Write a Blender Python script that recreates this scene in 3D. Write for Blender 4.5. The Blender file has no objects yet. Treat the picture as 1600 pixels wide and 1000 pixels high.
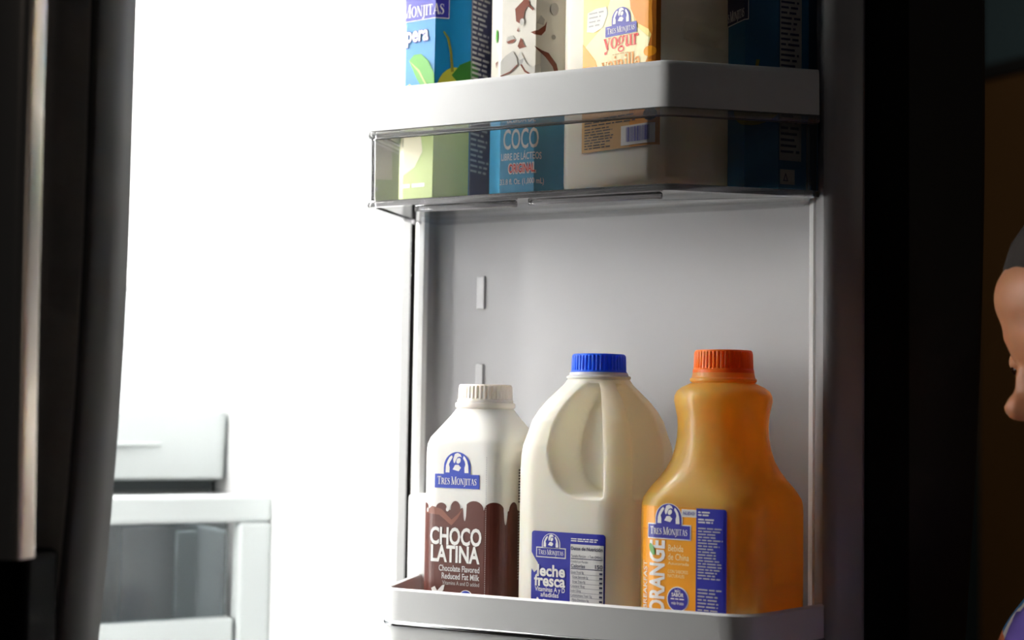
import bpy, bmesh, math, random
from mathutils import Vector, Matrix
random.seed(7)
PI = math.pi
SC = bpy.context.scene
COL = SC.collection

# ------------------------------------------------------------------ camera, world, lights, exposure
cam_d = bpy.data.cameras.new('camera')
cam = bpy.data.objects.new('camera', cam_d); COL.objects.link(cam)
cam_d.sensor_width = 36.0; cam_d.lens = 54.0; cam_d.clip_start = 0.02
cam.matrix_world = (Matrix.Translation((0, 0, 1.05)) @ Matrix.Rotation(math.radians(93.5), 4, 'X')
                    @ Matrix.Rotation(math.radians(0.9), 4, 'Z'))
cam_d.dof.use_dof = True; cam_d.dof.focus_distance = 1.035; cam_d.dof.aperture_fstop = 4.6
SC.camera = cam

wld = bpy.data.worlds.new('world'); SC.world = wld; wld.use_nodes = True
wld.node_tree.nodes['Background'].inputs[0].default_value = (0.90, 0.93, 1.0, 1)
wld.node_tree.nodes['Background'].inputs[1].default_value = 0.008

def area(name, loc, aim, size, power, col):
    l = bpy.data.lights.new(name, 'AREA'); l.shape = 'DISK'; l.size = size; l.energy = power; l.color = col
    o = bpy.data.objects.new(name, l); COL.objects.link(o); o.location = loc
    o.rotation_euler = (Vector(aim) - Vector(loc)).to_track_quat('-Z', 'Y').to_euler()
    return o
area('unseen_room_lamp', (-0.25, 1.85, 2.55), (0.42, 1.2, 1.0), 0.5, 5.5, (1.0, 0.88, 0.76))  # added fill out of view, for the child and the walls
sfill = area('side_fill_light', (2.20, 0.34, 1.25), (2.20 - 0.866, 0.34 - 0.5, 1.25), 0.5, 0.8, (1.0, 0.90, 0.80))  # added fill light, no window here, brightens the handle and right-facing surfaces
sfill.data.shape = 'RECTANGLE'; sfill.data.size_y = 0.9
area('unseen_room_lamp', (-0.7, -1.2, 2.45), (-0.2, 0.8, 1.0), 0.5, 0.7, (1.0, 0.90, 0.82))  # unseen dim room light from the front, for the left door's face
LAMP_SIDE, LAMP_TOP = 25.0, 105.0      # strength of the refrigerator's own lamps

SC.view_settings.view_transform = 'Standard'; SC.view_settings.look = 'None'
SC.view_settings.exposure = 0.24; SC.view_settings.gamma = 1.0; SC.view_settings.use_curve_mapping = False
SC.cycles.max_bounces = 12; SC.cycles.diffuse_bounces = 6; SC.cycles.transparent_max_bounces = 24
SC.cycles.caustics_reflective = False; SC.cycles.caustics_refractive = False

# ------------------------------------------------------------------ materials
def lin(h):
    h = h.lstrip('#'); o = []
    for i in (0, 2, 4):
        c = int(h[i:i+2], 16) / 255
        o.append(c / 12.92 if c <= 0.04045 else ((c + 0.055) / 1.055) ** 2.4)
    return tuple(o) + (1,)
MATS = {}
def mat(name, col, rough=0.5, metal=0.0, var=0.04, nscale=40.0, bump=0.0, sss=0.0, srad=(0.02, 0.01, 0.006), coat=0.0, spec=0.5):
    m = bpy.data.materials.new(name); m.use_nodes = True; nt = m.node_tree
    b = nt.nodes['Principled BSDF']; c = lin(col)
    tc = nt.nodes.new('ShaderNodeTexCoord')
    nz = nt.nodes.new('ShaderNodeTexNoise'); nz.inputs['Scale'].default_value = nscale; nz.inputs['Detail'].default_value = 4
    nt.links.new(tc.outputs['Object'], nz.inputs['Vector'])
    mx = nt.nodes.new('ShaderNodeMix'); mx.data_type = 'RGBA'
    mx.inputs['A'].default_value = tuple(max(0, v * (1 - var)) for v in c[:3]) + (1,)
    mx.inputs['B'].default_value = tuple(min(1, v * (1 + var)) for v in c[:3]) + (1,)
    nt.links.new(nz.outputs['Fac'], mx.inputs['Factor']); nt.links.new(mx.outputs['Result'], b.inputs['Base Color'])
    b.inputs['Roughness'].default_value = rough; b.inputs['Metallic'].default_value = metal
    b.inputs['Specular IOR Level'].default_value = spec
    if sss:
        b.inputs['Subsurface Weight'].default_value = sss; b.inputs['Subsurface Radius'].default_value = srad
        b.inputs['Subsurface Scale'].default_value = 1.0
    if coat: b.inputs['Coat Weight'].default_value = coat; b.inputs['Coat Roughness'].default_value = 0.15
    if bump:
        bp = nt.nodes.new('ShaderNodeBump'); bp.inputs['Strength'].default_value = bump; bp.inputs['Distance'].default_value = 0.001
        nt.links.new(nz.outputs['Fac'], bp.inputs['Height']); nt.links.new(bp.outputs['Normal'], b.inputs['Normal'])
    MATS[name] = m
    return m
def clear(name, tint, ior=1.45, rough=0.06, haze=0.0, hazecol=(0.8, 0.8, 0.8, 1)):
    m = bpy.data.materials.new(name); m.use_nodes = True; nt = m.node_tree; nt.nodes.clear()
    out = nt.nodes.new('ShaderNodeOutputMaterial'); tr = nt.nodes.new('ShaderNodeBsdfTransparent'); tr.inputs[0].default_value = tint
    gl = nt.nodes.new('ShaderNodeBsdfGlossy'); gl.inputs['Roughness'].default_value = rough
    fr = nt.nodes.new('ShaderNodeFresnel'); fr.inputs[0].default_value = ior
    mx = nt.nodes.new('ShaderNodeMixShader'); nt.links.new(fr.outputs[0], mx.inputs[0])
    base = tr.outputs[0]
    if haze:
        df = nt.nodes.new('ShaderNodeBsdfDiffuse'); df.inputs[0].default_value = hazecol
        m2 = nt.nodes.new('ShaderNodeMixShader'); m2.inputs[0].default_value = haze
        nt.links.new(tr.outputs[0], m2.inputs[1]); nt.links.new(df.outputs[0], m2.inputs[2]); base = m2.outputs[0]
    nt.links.new(base, mx.inputs[1]); nt.links.new(gl.outputs[0], mx.inputs[2]); nt.links.new(mx.outputs[0], out.inputs[0])
    MATS[name] = m
    return m
def glow(name, col, st):
    m = bpy.data.materials.new(name); m.use_nodes = True; b = m.node_tree.nodes['Principled BSDF']
    b.inputs['Base Color'].default_value = lin(col); b.inputs['Emission Color'].default_value = lin(col)
    b.inputs['Emission Strength'].default_value = st; MATS[name] = m
    return m
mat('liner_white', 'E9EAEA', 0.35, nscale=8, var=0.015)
mat('door_liner_grey', '9C9C9E', 0.35, nscale=8, var=0.015)
mat('door_steel', 'B4AEA8', 0.5, metal=0.2, nscale=300, bump=0.04)
mat('bin_white', 'DCDDDD', 0.38, nscale=10, var=0.02)
mat('drawer_white', 'B6BCBC', 0.4, nscale=10, var=0.02)
mat('black_metal', '2A2624', 0.6, metal=0.1, nscale=300, bump=0.05, spec=0.3)
mat('black_plastic', '0D0D0E', 0.55, nscale=60)
mat('edge_plastic', '2B2826', 0.6, nscale=60)
mat('gasket_black', '080808', 0.7, nscale=60, spec=0.12)
mat('handle_metal', 'D8CEC2', 0.28, metal=1.0, nscale=200, bump=0.03)
mat('chrome', 'D8D8DA', 0.12, metal=1.0, nscale=20)
mat('void_grey', '4C5254', 0.7, nscale=20)
clear('clear_plastic', (0.98, 0.98, 0.985, 1), 1.25, 0.05, 0.025)
clear('clear_edge', (0.86, 0.84, 0.86, 1), 1.6, 0.08, 0.10)
clear('smoked_window', (0.62, 0.66, 0.68, 1), 1.4, 0.1, 0.10, (0.5, 0.55, 0.57, 1))
clear('frosted_clear', (0.95, 0.96, 0.97, 1), 1.3, 0.2, 0.12)
glow('lamp_diffuser_side', 'FFFCF8', LAMP_SIDE); glow('lamp_diffuser_top', 'FFFCF8', LAMP_TOP)
mat('wall_teal', '405860', 0.8, nscale=12, bump=0.2, var=0.1)
mat('wall_ochre', '5C3C08', 0.75, nscale=6, var=0.12, bump=0.1)
mat('floor_tile', '8A8178', 0.4, nscale=6, var=0.1)
mat('milk_hdpe', 'FFFBEE', 0.38, sss=0.35, srad=(0.018, 0.013, 0.008), nscale=30, var=0.02)
mat('yogurt_hdpe', 'F0EADB', 0.36, sss=0.5, srad=(0.014, 0.010, 0.007), nscale=30, var=0.02)
mat('choco_sleeve', 'F8F6F0', 0.3, sss=0.2, srad=(0.006, 0.005, 0.004), nscale=30, var=0.02)
mat('choco_cap', 'F0E8E0', 0.4, sss=0.3, srad=(0.005, 0.004, 0.003))
mat('cap_blue', '2470F8', 0.35, sss=0.15, srad=(0.002, 0.003, 0.006))
mat('cap_orange', 'FF8428', 0.35, sss=0.2, srad=(0.008, 0.003, 0.001))
mat('juice', 'FFCE6A', 0.42, sss=0.55, srad=(0.060, 0.034, 0.007), nscale=25, var=0.0, coat=0.5)
def glows_through(name, col, k):          # thin plastic full of liquid: part of the light passes through
    nt = MATS[name].node_tree; tl = nt.nodes.new('ShaderNodeBsdfTranslucent'); tl.inputs[0].default_value = lin(col)
    mx = nt.nodes.new('ShaderNodeMixShader'); mx.inputs[0].default_value = k
    nt.links.new(nt.nodes['Principled BSDF'].outputs[0], mx.inputs[1]); nt.links.new(tl.outputs[0], mx.inputs[2])
    nt.links.new(mx.outputs[0], nt.nodes['Material Output'].inputs[0])
glows_through('juice', 'FFC446', 0.55); glows_through('milk_hdpe', 'FFF9EA', 0.34); glows_through('yogurt_hdpe', 'FFF6E4', 0.14)
glows_through('cap_orange', 'FF8A30', 0.3); glows_through('cap_blue', '2C78FF', 0.3)
mat('carton_blue', '1579AE', 0.32, nscale=20, var=0.06)
mat('carton_navy', '0E5A86', 0.32, nscale=20, var=0.06)
mat('carton_white', 'EDE8DC', 0.34, nscale=20, var=0.03)
mat('carton_cyan', '1488B8', 0.34, nscale=15, var=0.05)
for n, c in dict(white='F4F2EE', blue='2440B0', indigo='33309A', deepblue='23289A', brown='5A2A20', brown2='6E3A2C', grey_print='B9B7B4',
                 ink='2A2C50', ink_black='24222A', red='DB3426', orange_label='F2A012', orange_deep='DE8208', yellow='F3DC83', yellow_pale='F6EBB8',
                 gold='D98C1C', gold_dark='B96A0A', green='4E9A30', green_dark='2F6E24', green_pale='B9CC7A', pear='B7B23A', pear_flesh='EFE8C4',
                 coco_brown='7A3A22', coco_grey='BDBAB3', coco_flesh='DAD7CF', silver='A9A7A2', panel='D9D8D6', choco_light='84503F',
                 cloud='E6E8DC', sky_print='3FA0CC', skyl='62B4DA', olive='7E7A1C', tan='C79A5A').items():
    mat('print_' + n, c, 0.38, nscale=60, var=0.03)
mat('skin', 'A8714F', 0.5, sss=0.25, srad=(0.008, 0.003, 0.0015), nscale=60, var=0.05)
mat('hair', '1C120B', 0.85, nscale=90, var=0.3, bump=0.5)
mat('eye_white', 'D8D2CA', 0.2); mat('eye_iris', '2A1810', 0.15)
mat('trousers', '2B3550', 0.8, nscale=120, bump=0.2); mat('shoe', 'C8C4C0', 0.6)
# patterned shirt
m = bpy.data.materials.new('shirt_print'); m.use_nodes = True; nt = m.node_tree; b = nt.nodes['Principled BSDF']
tc = nt.nodes.new('ShaderNodeTexCoord'); vo = nt.nodes.new('ShaderNodeTexVoronoi'); vo.inputs['Scale'].default_value = 42
nz = nt.nodes.new('ShaderNodeTexNoise'); nz.inputs['Scale'].default_value = 14
ad = nt.nodes.new('ShaderNodeMixRGB'); ad.inputs[0].default_value = 0.12
nt.links.new(tc.outputs['Object'], nz.inputs['Vector']); nt.links.new(tc.outputs['Object'], ad.inputs[1]); nt.links.new(nz.outputs['Color'], ad.inputs[2])
nt.links.new(ad.outputs[0], vo.inputs['Vector'])
sp = nt.nodes.new('ShaderNodeSeparateColor'); nt.links.new(vo.outputs['Color'], sp.inputs[0])
cr = nt.nodes.new('ShaderNodeValToRGB'); cr.color_ramp.interpolation = 'CONSTANT'; e = cr.color_ramp.elements
e[0].position = 0; e[0].color = lin('5A4698'); e[1].position = 0.30; e[1].color = lin('E8E4DC')
for p, c in ((0.62, '7A5CA8'), (0.74, '2F74A8'), (0.82, 'C07AA0'), (0.92, 'DC7A4A')):
    x = e.new(p); x.color = lin(c)
nt.links.new(sp.outputs[0], cr.inputs[0]); nt.links.new(cr.outputs[0], b.inputs['Base Color']); b.inputs['Roughness'].default_value = 0.85
MATS['shirt_print'] = m

# ------------------------------------------------------------------ object helpers
def tag(o, label=None, cat=None, group=None, kind=None):
    for k, v in (('label', label), ('category', cat), ('group', group), ('kind', kind)):
        if v: o[k] = v
    return o
def thing(name, label, cat, loc, rotz=0.0, group=None):
    o = bpy.data.objects.new(name, None); COL.objects.link(o); o.empty_display_size = 0.05
    o.location = loc; o.rotation_euler = (0, 0, rotz)
    return tag(o, label, cat, group)
def obj(name, vf, m, parent=None, local=None, smooth=True, sharp=35, bevel=0.0, seg=2):
    v, f = vf
    me = bpy.data.meshes.new(name); me.from_pydata([tuple(p) for p in v], [], f); me.validate(); me.update()
    bm = bmesh.new(); bm.from_mesh(me); bmesh.ops.recalc_face_normals(bm, faces=bm.faces); bm.to_mesh(me); bm.free()
    if smooth:
        me.polygons.foreach_set('use_smooth', [True] * len(me.polygons))
        me.set_sharp_from_angle(angle=math.radians(sharp))
    me.materials.append(MATS[m])
    o = bpy.data.objects.new(name, me); COL.objects.link(o)
    if parent: o.parent = parent
    if local is not None: o.matrix_local = local
    if bevel:
        b = o.modifiers.new('bevel', 'BEVEL'); b.width = bevel; b.segments = seg; b.limit_method = 'ANGLE'; b.angle_limit = math.radians(40)
    return o
def struct(o): o['kind'] = 'structure'; return o
def join(*vfs):
    V, F = [], []
    for v, f in vfs:
        k = len(V); V += list(v); F += [tuple(i + k for i in q) for q in f]
    return V, F
def box(x0, x1, y0, y1, z0, z1):
    v = [(x, y, z) for z in (z0, z1) for y in (y0, y1) for x in (x0, x1)]
    return v, [(0, 2, 3, 1), (4, 5, 7, 6), (0, 1, 5, 4), (2, 6, 7, 3), (0, 4, 6, 2), (1, 3, 7, 5)]
def prism(poly, z0, z1):
    n = len(poly); v = [(x, y, z0) for x, y in poly] + [(x, y, z1) for x, y in poly]
    f = [tuple(range(n))[::-1], tuple(range(n, 2 * n))] + [(i, (i + 1) % n, n + (i + 1) % n, n + i) for i in range(n)]
    return v, f
def loft(rings, cap0=True, cap1=True):
    n = len(rings[0]); v = [p for r in rings for p in r]; f = []
    for k in range(len(rings) - 1):
        for i in range(n):
            j = (i + 1) % n; f.append((k * n + i, k * n + j, (k + 1) * n + j, (k + 1) * n + i))
    if cap0: f.append(tuple(range(n))[::-1])
    if cap1: f.append(tuple(range((len(rings) - 1) * n, len(rings) * n)))
    return v, f
def rsq_path(a, r, per=10):
    h = a / 2; P = []
    for cx, cy, a0 in ((h - r, -h + r, -90), (h - r, h - r, 0), (-h + r, h - r, 90), (-h + r, -h + r, 180)):
        for i in range(per + 1):
            t = math.radians(a0 + 90 * i / per); P.append((cx + r * math.cos(t), cy + r * math.sin(t)))
    return P
def resample(P, n, start=(0, -1)):
    # closed path -> n points equally spaced, starting at the front centre
    P = P + [P[0]]; L = [0]
    for i in range(len(P) - 1): L.append(L[-1] + math.dist(P[i], P[i + 1]))
    out = []; k = 0; tot = L[-1]
    for i in range(n):
        t = tot * i / n
        while L[k + 1] < t: k += 1
        d = L[k + 1] - L[k]; q = 0 if d < 1e-9 else (t - L[k]) / d
        out.append((P[k][0] + (P[k + 1][0] - P[k][0]) * q, P[k][1] + (P[k + 1][1] - P[k][1]) * q))
    return out
def rsq(a, r, n):
    P = rsq_path(a, min(r, a / 2 - 1e-5)); return resample([(0, -a / 2)] + P, n)
def ring(a, r, z, n=96): return [(x, y, z) for x, y in rsq(a, r, n)]
def circ(r, z, n=96, ridges=0, depth=0.0):
    o = []
    for i in range(n):
        t = -PI / 2 + 2 * PI * i / n
        q = r - (depth if ridges and (i * ridges * 2 // n) % 2 else 0)
        o.append((q * math.cos(t), q * math.sin(t), z))
    return o
def lathe(prof, n=64): return loft([circ(r, z, n) for r, z in prof])
def octo(D):
    s = D * math.tan(PI / 8); h = D / 2
    return [(s/2, -h), (h, -s/2), (h, s/2), (s/2, h), (-s/2, h), (-h, s/2), (-h, -s/2), (-s/2, -h)]
def round_path(P, rad, per=6):
    out = [P[0]]
    for i in range(1, len(P) - 1):
        p, a, b = Vector(P[i]), Vector(P[i-1]), Vector(P[i+1]); r = rad[i - 1] if isinstance(rad, (list, tuple)) else rad
        d1, d2 = (a - p), (b - p); l = min(r, d1.length * 0.45, d2.length * 0.45)
        p1, p2 = p + d1.normalized() * l, p + d2.normalized() * l
        for k in range(per + 1):
            t = k / per; q = p1 * (1 - t) ** 2 + p * 2 * t * (1 - t) + p2 * t * t; out.append((q.x, q.y))
    return out + [P[-1]]
def normals2(P):
    N = []
    for i in range(len(P)):
        a = Vector(P[max(0, i - 1)]); p = Vector(P[i]); b = Vector(P[min(len(P) - 1, i + 1)])
        d = ((p - a).normalized() if i else Vector((0, 0))) + ((b - p).normalized() if i < len(P) - 1 else Vector((0, 0)))
        d.normalize(); N.append(Vector((-d.y, d.x)))
    return N
def sweep(P, sec):
    # sec: closed list of (offset along left normal, z)
    N = normals2(P); rings = [[(p[0] + n.x * d, p[1] + n.y * d, z) for d, z in sec] for p, n in zip(P, N)]
    return loft(rings)
def tube(pts, rad, n=12):
    rings = []; up = Vector((0, 0, 1))
    pts = [Vector(p) for p in pts]
    for i, p in enumerate(pts):
        d = (pts[min(i + 1, len(pts) - 1)] - pts[max(i - 1, 0)]).normalized()
        a = d.cross(up if abs(d.z) < 0.9 else Vector((1, 0, 0))).normalized(); c = d.cross(a)
        r = rad[i] if isinstance(rad, (list, tuple)) else rad
        rings.append([tuple(p + a * r * math.cos(2 * PI * k / n) + c * r * math.sin(2 * PI * k / n)) for k in range(n)])
    return loft(rings)
def ball(c, r, rot=None, seg=20, rings=12):
    r = (r, r, r) if not isinstance(r, tuple) else r; V = []
    M = rot if rot is not None else Matrix.Identity(3)
    R = []
    for k in range(1, rings):
        ph = -PI / 2 + PI * k / rings
        R.append([tuple(Vector(c) + M @ Vector((r[0] * math.cos(ph) * math.cos(2 * PI * i / seg), r[1] * math.cos(ph) * math.sin(2 * PI * i / seg), r[2] * math.sin(ph)))) for i in range(seg)])
    return loft(R)

# ------------------------------------------------------------------ print on surfaces
class Surf:
    """a vertical prism surface: s runs along the outline from the front centre, t is the height"""
    def __init__(self, poly, curved):
        h = min(p[1] for p in poly); P = [(0, h)] + list(poly) + [(0, h)]
        self.P = P; self.L = [0]; self.curved = curved
        for i in range(len(P) - 1): self.L.append(self.L[-1] + math.dist(P[i], P[i + 1]))
    def at(self, s, t, off):
        tot = self.L[-1]; s = s % tot; P, L = self.P, self.L
        k = 0
        while k < len(P) - 2 and L[k + 1] < s: k += 1
        d = L[k + 1] - L[k]; q = 0 if d < 1e-9 else (s - L[k]) / d
        dx, dy = P[k + 1][0] - P[k][0], P[k + 1][1] - P[k][1]; n = math.hypot(dx, dy) or 1
        return (P[k][0] + dx * q + dy / n * off, P[k][1] + dy * q - dx / n * off, t)
    def cuts(self):
        if self.curved: return [i * 0.0025 for i in range(-60, 61)]
        o = []
        for l in self.L: o += [l, l - self.L[-1]]
        return o
def curve_mesh(cu):
    o = bpy.data.objects.new('tmp', cu); COL.objects.link(o)
    dg = bpy.context.evaluated_depsgraph_get(); me = o.evaluated_get(dg).to_mesh()
    v = [(p.co.x, p.co.y) for p in me.vertices]; f = [tuple(p.vertices) for p in me.polygons]
    o.evaluated_get(dg).to_mesh_clear(); bpy.data.objects.remove(o); bpy.data.curves.remove(cu)
    return v, f
def raw_text(s, bold=0.0):
    cu = bpy.data.curves.new('t', 'FONT'); cu.body = s; cu.size = 1.0; cu.offset = bold; cu.resolution_u = 3; cu.fill_mode = 'FRONT'
    return curve_mesh(cu)
CAP_H = max(p[1] for p in raw_text('H')[0])
def fill2d(loops):
    cu = bpy.data.curves.new('p', 'CURVE'); cu.dimensions = '2D'; cu.fill_mode = 'FRONT'
    for lp in loops:
        sp = cu.splines.new('POLY'); sp.points.add(len(lp) - 1); sp.use_cyclic_u = True
        for i, p in enumerate(lp): sp.points[i].co = (p[0], p[1], 0, 1)
    return curve_mesh(cu)
def ell(cx, cy, rx, ry=None, a0=0, a1=360, n=28, rot=0):
    ry = rx if ry is None else ry; o = []; cr_, sr_ = math.cos(math.radians(rot)), math.sin(math.radians(rot))
    m_ = n if a1 - a0 >= 360 else n + 1
    for i in range(m_):
        t = math.radians(a0 + (a1 - a0) * i / n); x, y = rx * math.cos(t), ry * math.sin(t)
        o.append((cx + x * cr_ - y * sr_, cy + x * sr_ + y * cr_))
    return o
# a small set of serif letters drawn as filled strokes (cap height 1)
def rc(x0, x1, y0, y1): return [(x0, y0), (x1, y0), (x1, y1), (x0, y1)]
def st(p, q, w):
    d = Vector((q[0] - p[0], q[1] - p[1])); k = w / 2 / (abs(d.y) / d.length if abs(d.y) > 1e-6 else 1)
    return [(p[0] - k, p[1]), (p[0] + k, p[1]), (q[0] + k, q[1]), (q[0] - k, q[1])]
def band(P, W):
    N = normals2(P); return [(p[0] + n.x * w / 2, p[1] + n.y * w / 2) for p, n, w in zip(P, N, W)] + [(p[0] - n.x * w / 2, p[1] - n.y * w / 2) for p, n, w in reversed(list(zip(P, N, W)))]
def rg(cx, cy, ax, ay, bx, by): return ('ring', ell(cx, cy, ax, ay), ell(cx, cy, bx, by))
def arcband(cx, cy, rx, ry, a0, a1, w0, w1, n=14):
    P = ell(cx, cy, rx, ry, a0, a1, n); return band(P, [w0 + (w1 - w0) * math.sin(PI * i / (len(P) - 1)) for i in range(len(P))])
GL = {
 'T': (0.80, [rc(.30, .47, 0, 1), rc(.02, .76, .93, 1), rc(.02, .07, .74, 1), rc(.71, .76, .74, 1), rc(.19, .58, 0, .05)]),
 'R': (0.84, [rc(.10, .27, 0, 1), arcband(.30, .74, .28, .23, -90, 90, .05, .17), rc(.02, .32, .95, 1), rc(.2, .32, .48, .53), st((.40, .50), (.76, 0), .17), rc(.02, .36, 0, .05), rc(.66, .86, 0, .05)]),
 'E': (0.72, [rc(.10, .27, 0, 1), rc(.02, .64, .94, 1), rc(.59, .64, .76, 1), rc(.2, .5, .47, .53), rc(.46, .5, .38, .62), rc(.02, .66, 0, .06), rc(.61, .66, 0, .26)]),
 'S': (0.62, [band([(.52, .80), (.46, .93), (.30, .97), (.13, .88), (.11, .72), (.26, .58), (.43, .45), (.50, .28), (.42, .09), (.26, .03), (.12, .09), (.06, .24)], [.03, .06, .06, .11, .15, .18, .18, .15, .11, .06, .06, .03]), rc(.5, .54, .72, .98), rc(.04, .08, .02, .3)]),
 'M': (1.10, [rc(.12, .18, 0, 1), st((.16, 1), (.50, .02), .17), st((.52, .02), (.84, 1), .06), rc(.82, .99, 0, 1), rc(.02, .28, 0, .05), rc(.72, 1.08, 0, .05), rc(.02, .24, .95, 1), rc(.82, 1.08, .95, 1)]),
 'O': (0.88, [rg(.43, .5, .42, .52, .24, .46)]),
 'N': (0.90, [rc(.12, .18, 0, 1), st((.16, 1), (.74, 0), .18), rc(.74, .80, 0, 1), rc(.02, .28, 0, .05), rc(.64, .90, .95, 1), rc(.0, .2, .95, 1)]),
 'J': (0.48, [rc(.20, .37, 0.0, 1), band([(.285, .06), (.26, -.12), (.12, -.24), (-.02, -.22)], [.17, .15, .1, .06]), rc(.08, .48, .95, 1)]),
 'I': (0.42, [rc(.12, .29, 0, 1), rc(.02, .39, 0, .05), rc(.02, .39, .95, 1)]),
 'A': (0.82, [st((.12, 0), (.38, 1), .06), st((.40, 1), (.70, 0), .17), rc(.2, .58, .30, .36), rc(.0, .24, 0, .05), rc(.54, .84, 0, .05)]),
 ' ': (0.28, []),
 'y': (0.60, [st((.10, .64), (.34, 0.0), .16), st((.50, .64), (.24, -.22), .05), ell(.17, -.2, .09), rc(.0, .24, .60, .64), rc(.38, .60, .60, .64)]),
 'o': (0.60, [rg(.29, .32, .29, .34, .14, .29)]),
 'g': (0.58, [rg(.26, .42, .23, .23, .10, .19), rg(.27, -.09, .26, .17, .17, .10), arcband(.2, .12, .14, .07, 90, 270, .06, .1), rc(.2, .42, .03, .11), ell(.5, .6, .07)]),
 'u': (0.66, [rc(.08, .24, .12, .64), arcband(.24, .16, .12, .13, 180, 330, .15, .12), rc(.42, .58, 0, .64), rc(.0, .1, .6, .64), rc(.34, .46, .6, .64), rc(.56, .66, 0, .04)]),
 'r': (0.46, [rc(.08, .24, 0, .64), arcband(.32, .46, .12, .14, 30, 180, .1, .1), ell(.40, .54, .085), rc(.0, .1, .6, .64), rc(.0, .34, 0, .04)]),
 'v': (0.56, [st((.10, .64), (.30, 0), .16), st((.48, .64), (.30, 0), .05), rc(.0, .24, .60, .64), rc(.38, .56, .60, .64)]),
 'a': (0.56, [rg(.22, .18, .20, .19, .07, .13), rc(.32, .48, 0, .48), arcband(.26, .46, .15, .14, 0, 160, .12, .12), ell(.11, .5, .07), rc(.46, .56, 0, .05)]),
 'i': (0.32, [rc(.08, .24, 0, .64), rc(.0, .1, .6, .64), rc(.0, .32, 0, .04), ell(.16, .84, .09)]),
 'n': (0.68, [rc(.08, .24, 0, .64), arcband(.35, .44, .15, .16, 10, 160, .14, .14), rc(.42, .58, 0, .46), rc(.0, .1, .6, .64), rc(.0, .3, 0, .04), rc(.36, .66, 0, .04)]),
 'l': (0.32, [rc(.08, .24, 0, 1.0), rc(.0, .1, .96, 1.0), rc(.0, .32, 0, .04)]),
}
def serif(word, caps=None):
    x = 0; V, F = [], []
    for i, ch in enumerate(word):
        k = 1.0 if caps is None or i in caps else 0.80
        adv, parts = GL[ch]
        for p in parts:
            n0 = len(V)
            if isinstance(p, tuple):
                a, b_ = p[1], p[2]; n = len(a)
                V += [(x + q[0] * k, q[1] * k) for q in a] + [(x + q[0] * k, q[1] * k) for q in b_]
                F += [(n0 + j, n0 + (j + 1) % n, n0 + n + (j + 1) % n, n0 + n + j) for j in range(n)]
            else:
                vv, ff = fill2d([p]) if len(p) > 4 else (p, [(0, 1, 2, 3)])
                V += [(x + q[0] * k, q[1] * k) for q in vv]; F += [tuple(n0 + j for j in q) for q in ff]
        x += adv * k
    return V, F, x
SERIF = {}
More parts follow.
